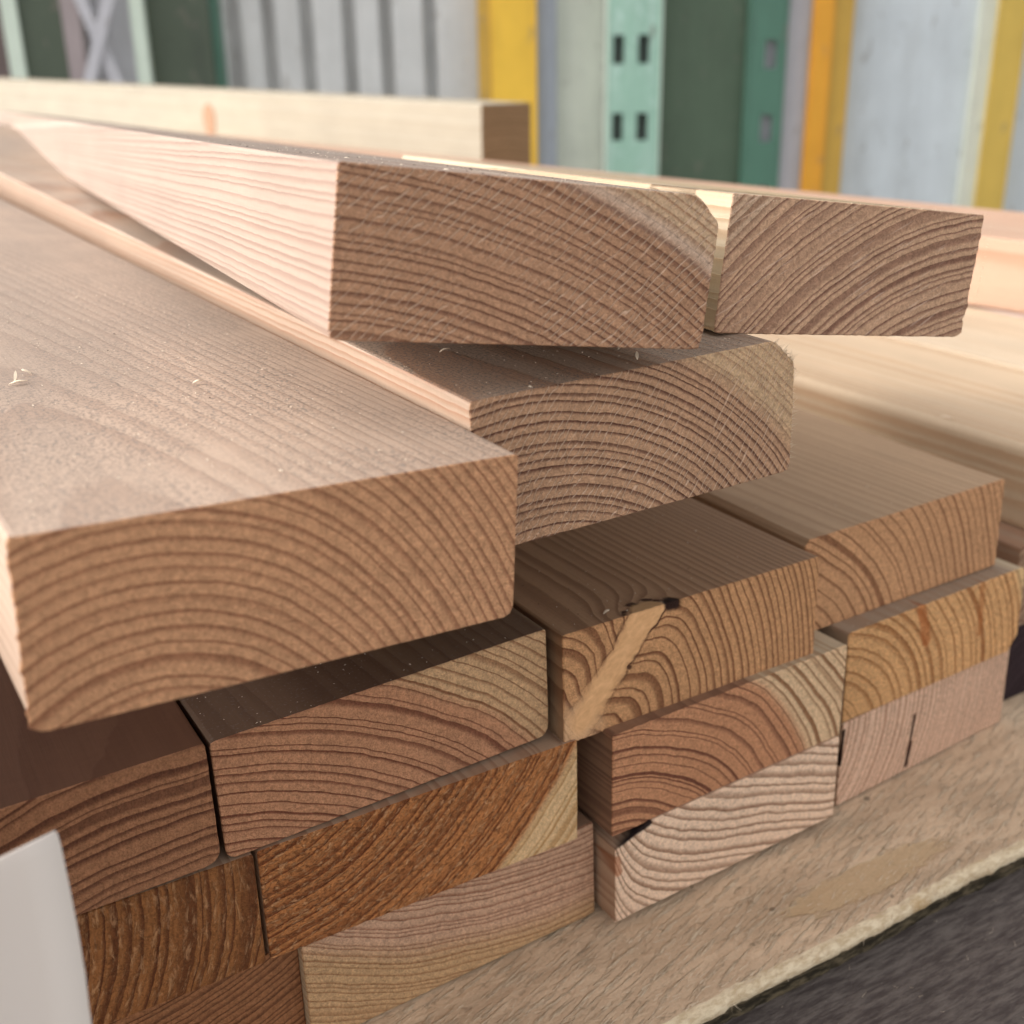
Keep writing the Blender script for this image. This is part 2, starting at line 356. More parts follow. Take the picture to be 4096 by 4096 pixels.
R3 = (.003, .003, True)
SPEC = {   # length, corner cuts, burred sides, wood, label
'A': dict(L=1.8, ch={'BL': (.0035, .0042, True), 'BR': R3, 'TL': (.0012, .0012, True)}, burr={'L': .0015}, w=dict(s=.0050, k=2.2, seed=1, warp=.0014, drift=.05, slope=(.02, 0), dust=1.0, he=(.50, .285, .16), hl=(.22, .095, .052), lo=.5, emb=.1, contrast=.84, fe=(.66, .485, .37), fl=(.44, .29, .21), fsoft=.48, vary=.45),
          label='broad planed plank at front left, nearest the camera, with wide curved growth rings'),
'B': dict(L=1.8, ch={'TR': (.0102, .0088, False), 'BR': (.003, .003, True)}, burr={'R': .0007, 'C': .0012, 'B': .0005}, w=dict(s=.0034, k=1.2, seed=2, warp=.0013, rays=.95, rstep=.0021, sap=.114, sapw=.0042, he=(.43, .27, .17), hl=(.11, .05, .034), se=(.52, .375, .235), sl=(.40, .26, .16), dust=1.3, fse=(.58, .44, .33), fsl=(.44, .28, .18), fe=(.58, .42, .31), fl=(.46, .25, .15), fsoft=.85),
          label='plank with cut corner and cross scratched rings, directly under the skewed top plank'),
'C': dict(L=2.1, bow=.0, ch={'TR': (.009, .008, False), 'BR': R3, 'BL': (.002, .003, True)}, burr={'R': .0006, 'C': .0011}, w=dict(s=.0029, k=.2, seed=3, warp=.0014, rstep=.0024, raycos=.78, rays=1.0, sap=.2425, band=.5, sapw=.003, he=(.40, .24, .15), hl=(.15, .07, .045), se=(.53, .39, .26), sl=(.34, .20, .12), dust=1.4, vary=1.0, fe=(.46, .345, .27), fl=(.32, .19, .14), fse=(.47, .36, .28), fsl=(.33, .20, .14), fsoft=.72, contrast=.9),
          label='topmost skewed plank with long pale side facing left and one cut corner'),
'H': dict(L=.30, ch={'BR': (.0035, .0035, True), 'BL': (.003, .002, True)}, burr={'R': .0016, 'B': .0003, 'T': .0002}, w=dict(s=.0031, k=.0, seed=4, warp=.0013, he=(.48, .32, .215), hl=(.17, .085, .06), sap=.2065, sapw=.003, se=(.48, .35, .25), sl=(.28, .17, .11), zone=.3, emb=.8, contrast=.85, vary=1.1, fe=(.66, .50, .31), fl=(.56, .36, .18), dust=.6, rough=.12, lo=.35),
          label='top plank at the right with coarse sweeping rings and a ragged right edge'),
'D': dict(L=1.9, ch={'BL': (.0015, .0015, True)}, burr={'R': .0008}, w=dict(s=.0125, k=12.0, seed=5, warp=.004, he=(.51, .29, .145), hl=(.17, .07, .034), lo=.55, vary=.5, knot=((.0085, .0085), (.0405, .0475), .0050, .0075, .013, (.0515, .0455)), marks=(((.0300, .0245), (.0306, .0240), .0009, (.07, .03, .018), .9),), fe=(.52, .32, .19), fl=(.30, .16, .09), dust=.15, fsoft=.8, fspec=.1),
          label='board whose end shows a pale slanting knot with a black bark pocket'),
'E': dict(L=1.9, ch={'BR': (.005, .005, True), 'BL': (.005, .004, True), 'TL': (.002, .002, True)}, burr={'B': .0003}, w=dict(s=.0034, k=0, seed=6, warp=.003, he=(.44, .235, .135), hl=(.15, .055, .032), sap=.1893, sapw=.0035, se=(.52, .35, .20), sl=(.24, .12, .06), lo=.6, vary=1.0, fe=(.17, .10, .066), fl=(.12, .065, .042), fse=(.24, .15, .095), fsl=(.16, .09, .055), dust=.3, fspec=.06),  # long-face colours darkened to carry the shade under the front plank
          label='smooth reddish board directly under the front left plank, with a pale upper right corner'),
'F': dict(L=1.6, ch={'TL': (.003, .0025, False)}, burr={'R': .0012, 'T': .0003}, w=dict(s=.0115, k=6.5, seed=7, warp=.003, he=(.52, .30, .16), hl=(.20, .09, .045), lo=.66, vary=.7, fe=(.70, .475, .30), fl=(.50, .31, .18), fspec=.1, zone=.0),
          label='board right of the knotted one, with tall upright rings crowding towards its right edge'),
'L1': dict(L=1.9, ch={'BR': (.006, .006, True)}, burr={'R': .0005}, w=dict(s=.0042, k=0, seed=8, warp=.004, he=(.32, .165, .09), hl=(.115, .048, .028), vary=.9, fe=(.18, .088, .055), fl=(.14, .065, .04), fspec=.05),  # end and top colours darkened, shade under the plank painted in
          label='shaded brown board at far left under the front plank, behind the white sheet'),
'M': dict(L=1.9, ch={}, burr={'R': .0004, 'B': .0008}, w=dict(s=.0042, k=0, seed=9, warp=.003, sap=.1611, sapw=.0018, he=(.44, .19, .07), hl=(.16, .05, .018), se=(.64, .47, .27), sl=(.44, .27, .12), rough=.9, vary=1.2, lo=.4),
          label='rough torn rusty orange board with a pale stripe along its right edge'),
'N': dict(L=1.9, ch={}, burr={'B': .0008}, w=dict(s=.0034, k=0, seed=10, warp=.003, he=(.26, .115, .042), hl=(.10, .035, .014), rough=.6, vary=1.2, lo=.4),  # end colour darkened to paint in the shade at lower left
          label='rough crumbly orange board, darkened for shade, at lower left beside the white sheet'),
'O': dict(L=1.9, ch={'BL': (.001, .001, True)}, burr={'B': .0006}, w=dict(s=.0026, k=0, seed=11, warp=.004, sap=.232, sapw=.007, he=(.52, .345, .24), hl=(.28, .145, .09), se=(.50, .34, .19), sl=(.32, .18, .09), vary=1.1),
          label='bottom row board with fine sagging rings, pinkish above and straw coloured below'),
'P': dict(L=1.9, ch={}, burr={'R': .0005}, w=dict(s=.0026, k=0, seed=12, warp=.003, he=(.26, .125, .06), hl=(.10, .04, .02), rough=.15),  # shade of the lowest corner is put into this end colour
          label='brown board at the bottom edge of the picture, lowest left in the stack'),
'R': dict(L=1.9, ch={}, burr={'T': .0004}, w=dict(s=.0041, k=0, seed=13, warp=.0035, sap=.1235, sapw=.0035, he=(.49, .255, .14), hl=(.15, .058, .035), se=(.66, .49, .31), sl=(.25, .13, .065), lo=.62, vary=1.3, fe=(.42, .24, .15), fl=(.2, .1, .07)),
          label='reddish board with cream upper right corner, directly below the knotted board'),
'S': dict(L=1.9, ch={'TL': (.017, .0065, False)}, burr={'B': .0007}, w=dict(s=.0026, k=0, seed=14, warp=.003, hook=.011, he=(.80, .62, .47), hl=(.25, .135, .08), emb=.5, lo=.42, contrast=.85, vary=.6, fe=(.66, .45, .31), fl=(.4, .2, .12), marks=(((.0, .030), (.0015, .024), .0022, (.42, .17, .08), .7), ((.0, .0372), (.0165, .0415), .0019, (.02, .012, .012), 1.))),
          label='pale cream bottom board with bold bowl shaped rings and missing upper left corner'),
'T': dict(L=1.9, ch={'TR': (.004, .004, True), 'BR': (.006, .008, False)}, burr={'B': .0006, 'T': .0003}, w=dict(s=.0075, k=4.0, seed=15, warp=.003, he=(.72, .43, .20), hl=(.32, .14, .05), sap=.128, sapw=.002, se=(.62, .45, .24), rough=.7, lo=.6, vary=.7, fe=(.50, .38, .28), fl=(.45, .3, .2), marks=(((.048, .043), (.054, .026), .0032, (.42, .13, .035), .7), ((.092, .044), (.094, .018), .0022, (.40, .14, .04), .55))),
          label='golden ochre board with curved rings, at the right below the board with upright rings'),
'U': dict(L=1.9, ch={}, burr={'B': .0007}, w=dict(s=.0058, k=5.5, seed=16, warp=.003, he=(.66, .475, .355), hl=(.36, .20, .13), lo=.5, vary=.7, marks=(((.0525, .030), (.0500, .004), .0009, (.04, .016, .01), 1.), ((.0515, .015), (.0495, .003), .0014, (.05, .02, .012), 1.), ((.0008, .040), (.0002, .022), .0009, (.03, .015, .01), 1.))),
          label='pinkish bottom row board at the right, with upright rings and black resin cracks'),
'G': dict(L=2.0, ch={'TL': (.006, .006, True)}, burr={}, w=dict(s=.006, k=0, seed=17, ring=(.10, -.03, 1, 0), warp=.0012, slope=(0, 0), fe=(.76, .57, .39), fl=(.58, .34, .18), dust=.0, drift=.004, fsoft=.5),
          label='board with pale top and orange grained side running out of the right edge'),
'G2': dict(L=2.3, ch={}, burr={}, w=dict(s=.005, k=0, seed=18, ring=(.08, -.15, 1, 0), warp=.001, slope=(0, 0), fe=(.78, .62, .45), fl=(.62, .45, .3), drift=.004, fsoft=.35),
          label='board at the right edge with a bright sunlit cream strip along it'),
'G3': dict(L=2.6, ch={}, burr={}, w=dict(s=.005, k=0, seed=19, ring=(.05, -.07, 1, 0), fe=(.66, .50, .44)), label='dusty pink board lying beside the pale sunlit one, half under the angled rear plank'),
'G4': dict(L=2.8, ch={}, burr={}, w=dict(s=.005, k=0, seed=20, ring=(.03, -.07, 1, 0)), label='board carrying the angled rear plank, just beyond the dusty pink board'),
'W2': dict(L=1.8, ch={}, burr={'R': .0004}, w=dict(s=.005, k=0, seed=21, ring=(.05, -.05, 1, 0), he=(.36, .25, .17), hl=(.2, .12, .08), fe=(.44, .29, .2)), label='recessed brown board at the right edge beside the golden ochre one'),
'W3': dict(L=1.8, ch={}, burr={}, w=dict(s=.005, k=0, seed=22, ring=(.05, -.05, 1, 0)), label='second row board standing beyond the recessed brown one at the right'),
'V1': dict(L=1.8, ch={}, burr={}, w=dict(s=.005, k=0, seed=23, ring=(.05, -.05, 1, 0), he=(.035, .022, .028), hl=(.02, .012, .014)), label='bottom row board at the right edge, its end darkened to read as a shadowed gap'),  # near-black end colour stands in for the shade of a gap
'K1': dict(L=1.5, ch={}, burr={}, w=dict(s=.005, k=0, seed=25, ring=(.05, -.05, 1, 0)), label='recessed board hidden in the dark under the front left plank'),
'K2': dict(L=1.6, ch={}, burr={}, w=dict(s=.005, k=0, seed=26, ring=(.05, -.05, 1, 0)), label='recessed board hidden in the dark under the cross scratched plank'),
'L0a': dict(L=2.0, ch={}, burr={}, w=dict(s=.005, k=0, seed=27, ring=(.05, -.05, 1, 0)), label='lower board of the unseen shading column added left of the picture edge'),
'L0b': dict(L=2.0, ch={}, burr={}, w=dict(s=.005, k=0, seed=28, ring=(.05, -.05, 1, 0)), label='middle board of the unseen shading column added left of the picture edge'),
'L0c': dict(L=2.0, ch={}, burr={}, w=dict(s=.005, k=0, seed=29, ring=(.05, -.05, 1, 0)), label='upper board of the unseen shading column added left of the picture edge'),
'X': dict(L=1.75, ch={'TL': (.002, .002, True)}, burr={}, w=dict(s=.0075, k=0, seed=24, ring=(.05, .02, 1, 0), fe=(.74, .50, .36), fl=(.62, .32, .2), drift=.008, dust=.3, fsoft=.8), label='blurred salmon coloured plank angled behind the top right plank'),
}
GRP = 'sawn boards of the lumber stack'
made = {}
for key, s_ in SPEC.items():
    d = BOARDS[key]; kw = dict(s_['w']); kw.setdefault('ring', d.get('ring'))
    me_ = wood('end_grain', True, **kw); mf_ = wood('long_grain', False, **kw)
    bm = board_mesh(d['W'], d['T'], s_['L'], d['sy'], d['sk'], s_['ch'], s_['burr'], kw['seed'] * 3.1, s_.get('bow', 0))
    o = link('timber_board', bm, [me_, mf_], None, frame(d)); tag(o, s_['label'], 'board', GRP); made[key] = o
def addf(k, spots, n, ln, seed, rad=.00011):
    fibres(made[k], spots, n, ln, M_fibre, seed, rad)
dB, dC, dH, dF, dO, dS, dU, dM = (BOARDS[k] for k in 'BCHFOSUM')
addf('B', [((dB['W'] - .0102, .003, dB['T']), (dB['W'], .003, dB['T'] - .0088), (.6, -.2, .6)), ((dB['W'], .003, .004), (dB['W'], .003, dB['T'] - .0088), (1, -.2, 0))], 95, .0034, 1, .00013)
addf('C', [((dC['W'] - .009, .001, dC['T']), (dC['W'], .001, dC['T'] - .008), (.7, -.2, .6)), ((dC['W'], .001, .004), (dC['W'], .001, dC['T'] - .008), (1, 0, 0)), ((.05, .02, dC['T']), (.15, .01, dC['T']), (0, 0, 1))], 46, .0011, 2, .00006)
addf('H', [((dH['W'], .001, .004), (dH['W'], .001, dH['T']), (1, 0, 0)), ((.01, .004, dH['T']), (dH['W'], .004, dH['T']), (0, 0, 1))], 110, .0014, 3, .00006)
addf('F', [((0, .002, dF['T']), (dF['W'], .003, dF['T']), (0, -.5, 1)), ((dF['W'], .003, 0), (dF['W'], .003, dF['T']), (1, 0, 0))], 30, .0018, 4, .00009)
addf('O', [((.0, .001, 0), (dO['W'], .001, 0), (0, -.6, -.6))], 60, .0018, 5, .00009)
addf('S', [((.0, .001, 0), (dS['W'], .001, 0), (0, -.6, -.6))], 70, .0020, 6, .00010)
addf('U', [((.0, .001, 0), (dU['W'], .001, 0), (0, -.6, -.6))], 40, .0018, 7, .00009)

# pale 4x4 beam across the back of the pile
yb = Vector((-.037, 1.89, CAM_H - .088)); yd = Vector((-1.312 + .037, 3.26 - 1.89, 0)).normalized()
yaw_y = math.degrees(math.atan2(-yd.x, yd.y))
dY = dict(o=[yb.x, yb.y, ZL3 + .0456], yaw=yaw_y, tilt=0, pt=0.55, W=.085, T=yb.z - ZL3 - .0456, sk=0, sy=-.25)
kwY = dict(s=.006, k=0, seed=31, ring=(.04, -.08, 1, 0), he=(.27, .185, .105), hl=(.17, .11, .06), fe=(.56, .495, .385), fl=(.44, .35, .24), fsoft=.5, drift=.0,
           marks=())
oY = link('timber_beam', board_mesh(dY['W'], dY['T'], 2.3, dY['sy'], 0, {}, {}, 9), [wood('end_grain', True, **kwY), wood('long_grain', False, **kwY)], None, frame(dY))
tag(oY, 'blurred pale square beam lying across the far end of the pile, brown end towards the yellow post', 'beam')
# its knot, an oval of dark resinous wood let into the side
g = NT('knot_wood'); kx, ky, kz, kv = g.obj()
kr_ = g.m('SQRT', g.add(g.mul(ky, ky), g.mul(kz, kz, .5)))
M_knot = g.finish(g.mix(g.ss(g.m('FRACT', g.mul(kr_, 180)), .2, .9), (.40, .22, .12), (.28, .14, .07)), .6, .3)
bm = bmesh.new()
vsA = [bm.verts.new((-.0012, math.cos(t) * .022 * (1 + .12 * math.sin(3 * t)), math.sin(t) * .036)) for t in [i / 24 * math.tau for i in range(24)]]
vsB = [bm.verts.new((.002, v.co.y * 1.1, v.co.z * 1.08)) for v in vsA]
bm.faces.new(vsA)
for i in range(24): bm.faces.new((vsA[i], vsB[i], vsB[(i + 1) % 24], vsA[(i + 1) % 24]))
bmesh.ops.recalc_face_normals(bm, faces=bm.faces)
kn = link('knot', bm, M_knot, oY); kn.location = (0, .82, .052)

# ------------------------------------------------------------------ bearer under the stack
def onframe(yaw, perp, along, z):
    e = Vector((math.cos(R(yaw)), math.sin(R(yaw)), 0)); a = Vector((-math.sin(R(yaw)), math.cos(R(yaw)), 0))
    return e * perp + a * along + Vector((0, 0, z))
BY = 30.3
# the bearer: local x along its length, y backwards, z up; a densely gridded rough-sawn top and a torn front arris
g = NT('rough_sawn'); x, y, z, ov = g.obj()
n1 = g.noise(g.vec(g.mul(x, .45), y, z), 260, 4.0, .65, dist=.6); n2 = g.noise(g.vec(g.mul(x, .3), y, z), 40, 3.0, .6); n3 = g.noise(ov, 900, 2.0)
tuft = g.noise(g.vec(g.mul(g.add(g.mul(x, .9), g.mul(y, .45)), .13), g.sub(g.mul(y, .95), g.mul(x, .3)), 2.0), 420, 4.0, .65, dist=.25)
c = g.mix(g.ss(n2, .3, .7), (.56, .40, .265), (.78, .57, .385))
c = g.mix(g.mul(g.ss(tuft, .52, .66), .55), c, (.80, .66, .47))
c = g.mix(g.mul(g.ss(n1, .42, .30), .45), c, (.20, .135, .085))
# planed skip: a smooth tan patch
sx_ = g.add(x, -.146); sy_ = g.add(y, -.030, g.mul(g.add(x, -.146), -.02))
pd = g.add(g.m('SQRT', g.add(g.mul(sx_, sx_, .035), g.mul(sy_, sy_))), g.mul(g.sub(n1, .5), .010), g.mul(g.sub(n2, .5), .006))
pm = g.sub(1.0, g.ss(pd, .0075, .0100))
c = g.mix(g.mul(pm, .7), c, (.58, .40, .225))
c = g.mix(g.mul(g.ss(g.noise(ov, 90, 1.0), .77, .80), .6), c, (.14, .10, .07))
c = g.gain(c, g.add(.85, g.mul(n3, .3)))
hh = g.mul(g.add(g.mul(n1, 1.0), g.mul(g.ss(tuft, .5, .7), .9), g.mul(n3, .25)), g.sub(1.0, g.mul(pm, .8)))
M_rough = g.finish(c, .85, .15, g.add(hh, g.mul(n2, 1.2)), .0010)
g = NT('torn_arris'); x, y, z, ov = g.obj()
n1 = g.noise(g.vec(g.mul(x, .4), y, z), 420, 4.0, .7); n2 = g.noise(g.vec(g.mul(x, .5), y, z), 70, 3.0)
c = g.mix(g.ss(n1, .35, .65), (.60, .45, .28), (.84, .69, .48)); c = g.mix(g.mul(g.ss(n2, .6, .7), .5), c, (.5, .30, .12))
M_arris = g.finish(c, .8, .15, n1, .0005)
g = NT('bark_side'); x, y, z, ov = g.obj()
n1 = g.noise(g.vec(g.mul(x, .3), y, z), 260, 4.0, .7)
M_bark = g.finish(g.mix(g.ss(n1, .4, .66), (.045, .036, .024), (.20, .155, .095)), .9, .1, n1, .0012)
BT = .6142
bm = bmesh.new(); nx = 520; x_0, x_1 = -.42, .56
rows = []
prof = [(.22, 0)] + [(.10, 0)] + [(.062 - i * .0018, 0) for i in range(28)]
last = prof[-1][0]
prof += [(last - .0016, -.0002), (last - .0030, -.0007), (last - .0044, -.0015), (last - .0054, -.0026), (last - .0058, -.0042), (last - .0054, -.0060), (last - .004, -.0085), (last - .0015, -.013), (last - .001, -.05)]
nb = len(prof)
for j in range(nx + 1):
    xx = x_0 + (x_1 - x_0) * j / nx; row = []
    edge = noise.noise(Vector((xx * 14, 3, 1))) * .0026 + noise.noise(Vector((xx * 90, 1, 4))) * .0010 + noise.noise(Vector((xx * 330, 9, 4))) * .0006
    for i, (py, pz) in enumerate(prof):
        k = max(0, (i - 22) / 8.0); k = min(k, 1)
        dz_ = (noise.noise(Vector((xx * 120, py * 330, 7))) * .00028 + noise.noise(Vector((xx * 320, py * 700, 2))) * .00022) if i > 1 else 0
        tz = noise.noise(Vector((xx * 260, i * 1.3, 5))) * .0003 if i >= 30 else 0
        row.append(bm.verts.new((xx, py + edge * k + tz, pz + min(dz_, .0004) - (.0004 if py < .1 else 0))))
    rows.append(row)
for j in range(nx):
    for i in range(nb - 1):
        f = bm.faces.new((rows[j][i], rows[j + 1][i], rows[j + 1][i + 1], rows[j][i + 1])); f.smooth = True
        f.material_index = 0 if i < 30 else (1 if i < 35 else 2)
for jj, rev in ((0, False), (nx, True)):
    pts = rows[jj] + [bm.verts.new((rows[jj][0].co.x, .22, -.05))]
    f = bm.faces.new(pts if not rev else list(reversed(pts))); f.material_index = 0
bmesh.ops.recalc_face_normals(bm, faces=bm.faces)
# origin: a point on the front arris line in plan
MB_ = Matrix.Rotation(R(BY), 4, 'Z'); P0 = Vector((.056, .330, 0)); n_ = Vector((-math.sin(R(BY)), math.cos(R(BY)), 0))
MB_.translation = P0 - Vector((math.cos(R(BY)), math.sin(R(BY)), 0)) * .02 + n_ * (-last + .0045) + Vector((0, 0, BT))
ob = link('bearer_plank', bm, [M_rough, M_arris, M_bark], None, MB_)
tag(ob, 'pale rough sawn bearer with a torn yellow front edge under the bottom row of boards', 'plank')
rnd = random.Random(5); bm = bmesh.new()
for i in range(450):
    xx = rnd.uniform(-.08, .40); rowi = rnd.choice([31, 32, 33, 34])
    py, pz = prof[rowi]
    edge = noise.noise(Vector((xx * 14, 3, 1))) * .0026 + noise.noise(Vector((xx * 90, 1, 4))) * .0010
    hair(bm, Vector((xx, py + edge, pz)), Vector((rnd.uniform(-1.6, 1.6), rnd.uniform(-1, .1), rnd.uniform(-.9, .2))), rnd.uniform(.001, .0042), .00013 * rnd.uniform(.5, 1.2), Vector((rnd.uniform(-1, 1), rnd.uniform(-.5, .5), rnd.uniform(-1, .4))))
for i in range(900):
    xx = rnd.uniform(-.05, .38); py = .010 + .05 * rnd.random() ** 1.5
    hair(bm, Vector((xx, py, -.0004)), Vector((rnd.uniform(.9, 1.8), rnd.uniform(-.1, .8), rnd.uniform(.0, .10))), rnd.uniform(.002, .007), .00020 * rnd.uniform(.4, 1.1), Vector((rnd.uniform(-.6, .6), rnd.uniform(-.6, .6), -.2)))
tf = link('torn_fibres', bm, M_fibre, ob); tf['kind'] = 'stuff'

# dark weathered timber in front of the bearer
g = NT('dark_weathered'); x, y, z, ov = g.obj()
n1 = g.noise(g.vec(g.mul(x, .17), y, z), 380, 5.0, .72); n2 = g.noise(g.vec(g.mul(x, .3), y, z), 60, 3.0, .6); n3 = g.noise(g.vec(g.mul(x, .6), y, z), 900, 3.0, .7)
c = g.mix(g.ss(n1, .35, .65), (.085, .066, .060), (.18, .148, .130)); c = g.mix(g.mul(g.ss(n3, .62, .74), .6), c, (.24, .20, .175)); c = g.mix(g.mul(g.ss(n2, .6, .72), .5), c, (.03, .022, .020))
M_dark = g.finish(c, .85, .2, g.add(n1, g.mul(n3, .5)), .0009)
bm = bmesh.new(); bmesh.ops.create_cube(bm, size=1)
for v in bm.verts: v.co = Vector((.05 + v.co.x * 1.1, -.095 + v.co.y * .20, -.048 + v.co.z * .060))
bmesh.ops.bevel(bm, geom=bm.edges[:], offset=.003, segments=2, affect='EDGES')
MD = Matrix.Rotation(R(BY - .4), 4, 'Z'); MD.translation = MB_.translation + n_ * (last + .003 - .004)
dp = link('dark_timber', bm, M_dark, None, MD)
tag(dp, 'dark brown weathered timber along the lower right corner, in front of the pale bearer', 'timber')
rnd = random.Random(8); bm = bmesh.new()
for i in range(170):
    hair(bm, Vector((rnd.uniform(0, .4), rnd.uniform(-.08, .003), -.0178)), Vector((rnd.uniform(-1, 1), rnd.uniform(-.6, .6), rnd.uniform(.0, .25))), rnd.uniform(.001, .003), .00009, Vector((rnd.uniform(-.6, .6), rnd.uniform(-.6, .6), 0)))
tf = link('torn_fibres', bm, M_fibre, dp); tf['kind'] = 'stuff'

# ------------------------------------------------------------------ white sheet at lower left
def ray(px, py):
    d = fw + rt * ((px - 2048) / 4692.8) - upv * ((py - 2048) / 4692.8); return d
g = NT('sheet_paper'); x, y, z, ov = g.obj()
M_paper = g.finish(g.mix(g.noise(ov, 9, 2.0), (.70, .62, .55), (.66, .585, .53)), .55, .3)
def sheet_pt(px, py, dist):
    d = ray(px, py); return Vector((0, 0, CAM_H)) + d * dist
edge_pts = [((239, 3287), .258), ((250, 3300), .258), ((265, 3355), .258), ((297, 3510), .258), ((332, 3690), .2575), ((360, 3860), .2565), ((375, 3990), .2555), ((391, 4096), .255), ((402, 4230), .254)]
bm = bmesh.new(); rows = []
left = Vector((-.62, -.35, 0))
for k, ((px, py), dist) in enumerate(edge_pts):
    p = sheet_pt(px, py, dist); row = []
    for i in range(13):
        t = i / 12; q = p + Vector((-.055, -.034, 0)) * t * 1.6; q += Vector((0, -.003, -.0245 * t * (1.0 if k < 2 else 1.0) * (1 - k / 9) + .002 * math.sin(t * 3)))
        row.append(bm.verts.new(q))
    rows.append(row)
for a_, b_ in zip(rows[:-1], rows[1:]):
    for i in range(12): bm.faces.new((a_[i], a_[i + 1], b_[i + 1], b_[i]))
bmesh.ops.recalc_face_normals(bm, faces=bm.faces)
bm.normal_update(); bmesh.ops.solidify(bm, geom=bm.faces[:], thickness=.0004)
pp = link('paper_sheet', bm, M_paper, None, None, True)
tag(pp, 'plain white paper sheet hanging in front of the board ends at the lower left edge', 'sheet')

# ------------------------------------------------------------------ loose wood slivers lying on the boards
g = NT('sliver_wood'); M_sl = g.finish((.80, .66, .50), .7, .2)
def sliver(board, lx, ly, ln, ang, lift, label, wdt=.0005):
    bm = bmesh.new(); n = 6; rowp = None
    d = Vector((math.cos(ang), math.sin(ang), 0)); s_ = Vector((-d.y, d.x, 0))
    for i in range(n + 1):
        t = i / n; w = wdt * (1 - abs(2 * t - 1) ** 2 * .85); q = d * (ln * (t - .5)) + Vector((0, 0, .00035 + lift * t * t + .0006 * math.sin(t * 3)))
        row = [bm.verts.new(q + s_ * w), bm.verts.new(q - s_ * w), bm.verts.new(q - s_ * w + Vector((0, 0, .0003))), bm.verts.new(q + s_ * w + Vector((0, 0, .0003)))]
        if rowp:
            for k in range(4): bm.faces.new((rowp[k], rowp[(k + 1) % 4], row[(k + 1) % 4], row[k]))
        else: bm.faces.new(row)
        rowp = row
    bm.faces.new(list(reversed(rowp))); bmesh.ops.recalc_face_normals(bm, faces=bm.faces)
    Mw = frame(BOARDS[board]) @ Matrix.Translation((lx, ly, BOARDS[board]['T']))
    o = link('wood_sliver', bm, M_sl, None, Mw); tag(o, label, 'sliver', 'loose wood slivers on the boards'); return o

def locate(board, px, py):
    M = frame(BOARDS[board]); Mi = M.inverted(); o = Mi @ Vector((0, 0, CAM_H)); d = Mi.to_3x3() @ ray(px, py)
    t = (BOARDS[board]['T'] - o.z) / d.z; q = o + d * t; return q.x, q.y
for board, px, py, ln, ang, lift, label in [
    ('A', 74, 1538, .0062, .35, .0, 'longest straw coloured sliver lying near the left edge of the front plank'),
    ('A', 64, 1525, .0040, 1.3, .0022, 'white sliver standing up at the left end of the front plank'),
    ('A', 108, 1500, .0034, 2.4, .0010, 'short white chip beside the upright sliver on the front plank'),
    ('A', 790, 1537, .0032, .1, .0003, 'tiny pale chip in the middle of the front plank'),
    ('B', 1780, 1409, .0042, .15, .0002, 'pale sliver in the shade under the skewed top plank, left side'),
    ('B', 2548, 1437, .0036, 1.0, .0014, 'pale chip under the right end of the skewed top plank'),
    ('B', 2480, 1400, .0022, .3, .0002, 'smallest chip in the shade below the skewed top plank'),
    ('D', 2425, 2455, .0030, .1, .0006, 'pale sliver on the knotted board by its front edge'),
    ('G', 3785, 1675, .0060, 2.2, .0005, 'blurred pale chip on the board beyond the one with upright rings')]:
    lx, ly = locate(board, px, py); sliver(board, lx, ly, ln, ang, lift, label, .0005 if ln < .005 else .0006)

# sawdust: uncountable specks lying on the upper faces
g = NT('sawdust_pale'); M_d1 = g.finish((.74, .62, .48), .8, .1)
g = NT('sawdust_dark'); M_d2 = g.finish((.10, .07, .055), .8, .1)
rnd = random.Random(21); bm = bmesh.new()
for board, n, xa, xb, ya, yb_, dk in (('A', 420, .0, .125, .004, .30, .06), ('B', 110, .0, .12, .002, .06, .2), ('D', 150, .0, .125, .002, .12, .3), ('F', 90, .0, .125, .002, .2, .2), ('E', 45, .0, .12, .001, .03, .1), ('T', 60, .0, .12, .0, .02, .1), ('C', 260, .0, .11, .0, .3, .5)):
    M = frame(BOARDS[board]); T_ = BOARDS[board]['T']; W_ = BOARDS[board]['W']
    for i in range(n):
        x_ = rnd.uniform(xa, min(xb, W_ - .012)); y_ = ya + (yb_ - ya) * rnd.random(); sz = rnd.uniform(.00008, .00022) * (1.7 if rnd.random() < .08 else 1)
        a_ = rnd.uniform(0, 3.14); ln = sz * rnd.uniform(1, 3.2); d = Vector((math.cos(a_), math.sin(a_), 0)) * ln; e_ = Vector((-math.sin(a_), math.cos(a_), 0)) * sz
        c0 = Vector((x_, y_, T_ + .0001)); h_ = Vector((0, 0, sz * .9))
        vv = [bm.verts.new(M @ q) for q in (c0 - d - e_ * .4, c0 + e_ * -1, c0 + d + e_ * .3, c0 + e_, c0 + h_)]
        mi = 1 if rnd.random() < dk else 0
        for tri in ((0, 1, 4), (1, 2, 4), (2, 3, 4), (3, 0, 4)):
            f = bm.faces.new([vv[k] for k in tri]); f.material_index = mi
so = link('sawdust', bm, [M_d1, M_d2]); tag(so, 'fine sawdust specks scattered over the upper board faces', 'sawdust', None, 'stuff')

# ------------------------------------------------------------------ ground and the yard wall behind
g = NT('concrete'); x, y, z, ov = g.obj()
M_ground = g.finish(g.mix(g.noise(ov, 3, 5.0), (.20, .19, .18), (.34, .33, .31)), .9, .2)
bm = bmesh.new(); bmesh.ops.create_grid(bm, x_segments=2, y_segments=2, size=60)
gr = link('ground', bm, M_ground); gr['kind'] = 'structure'
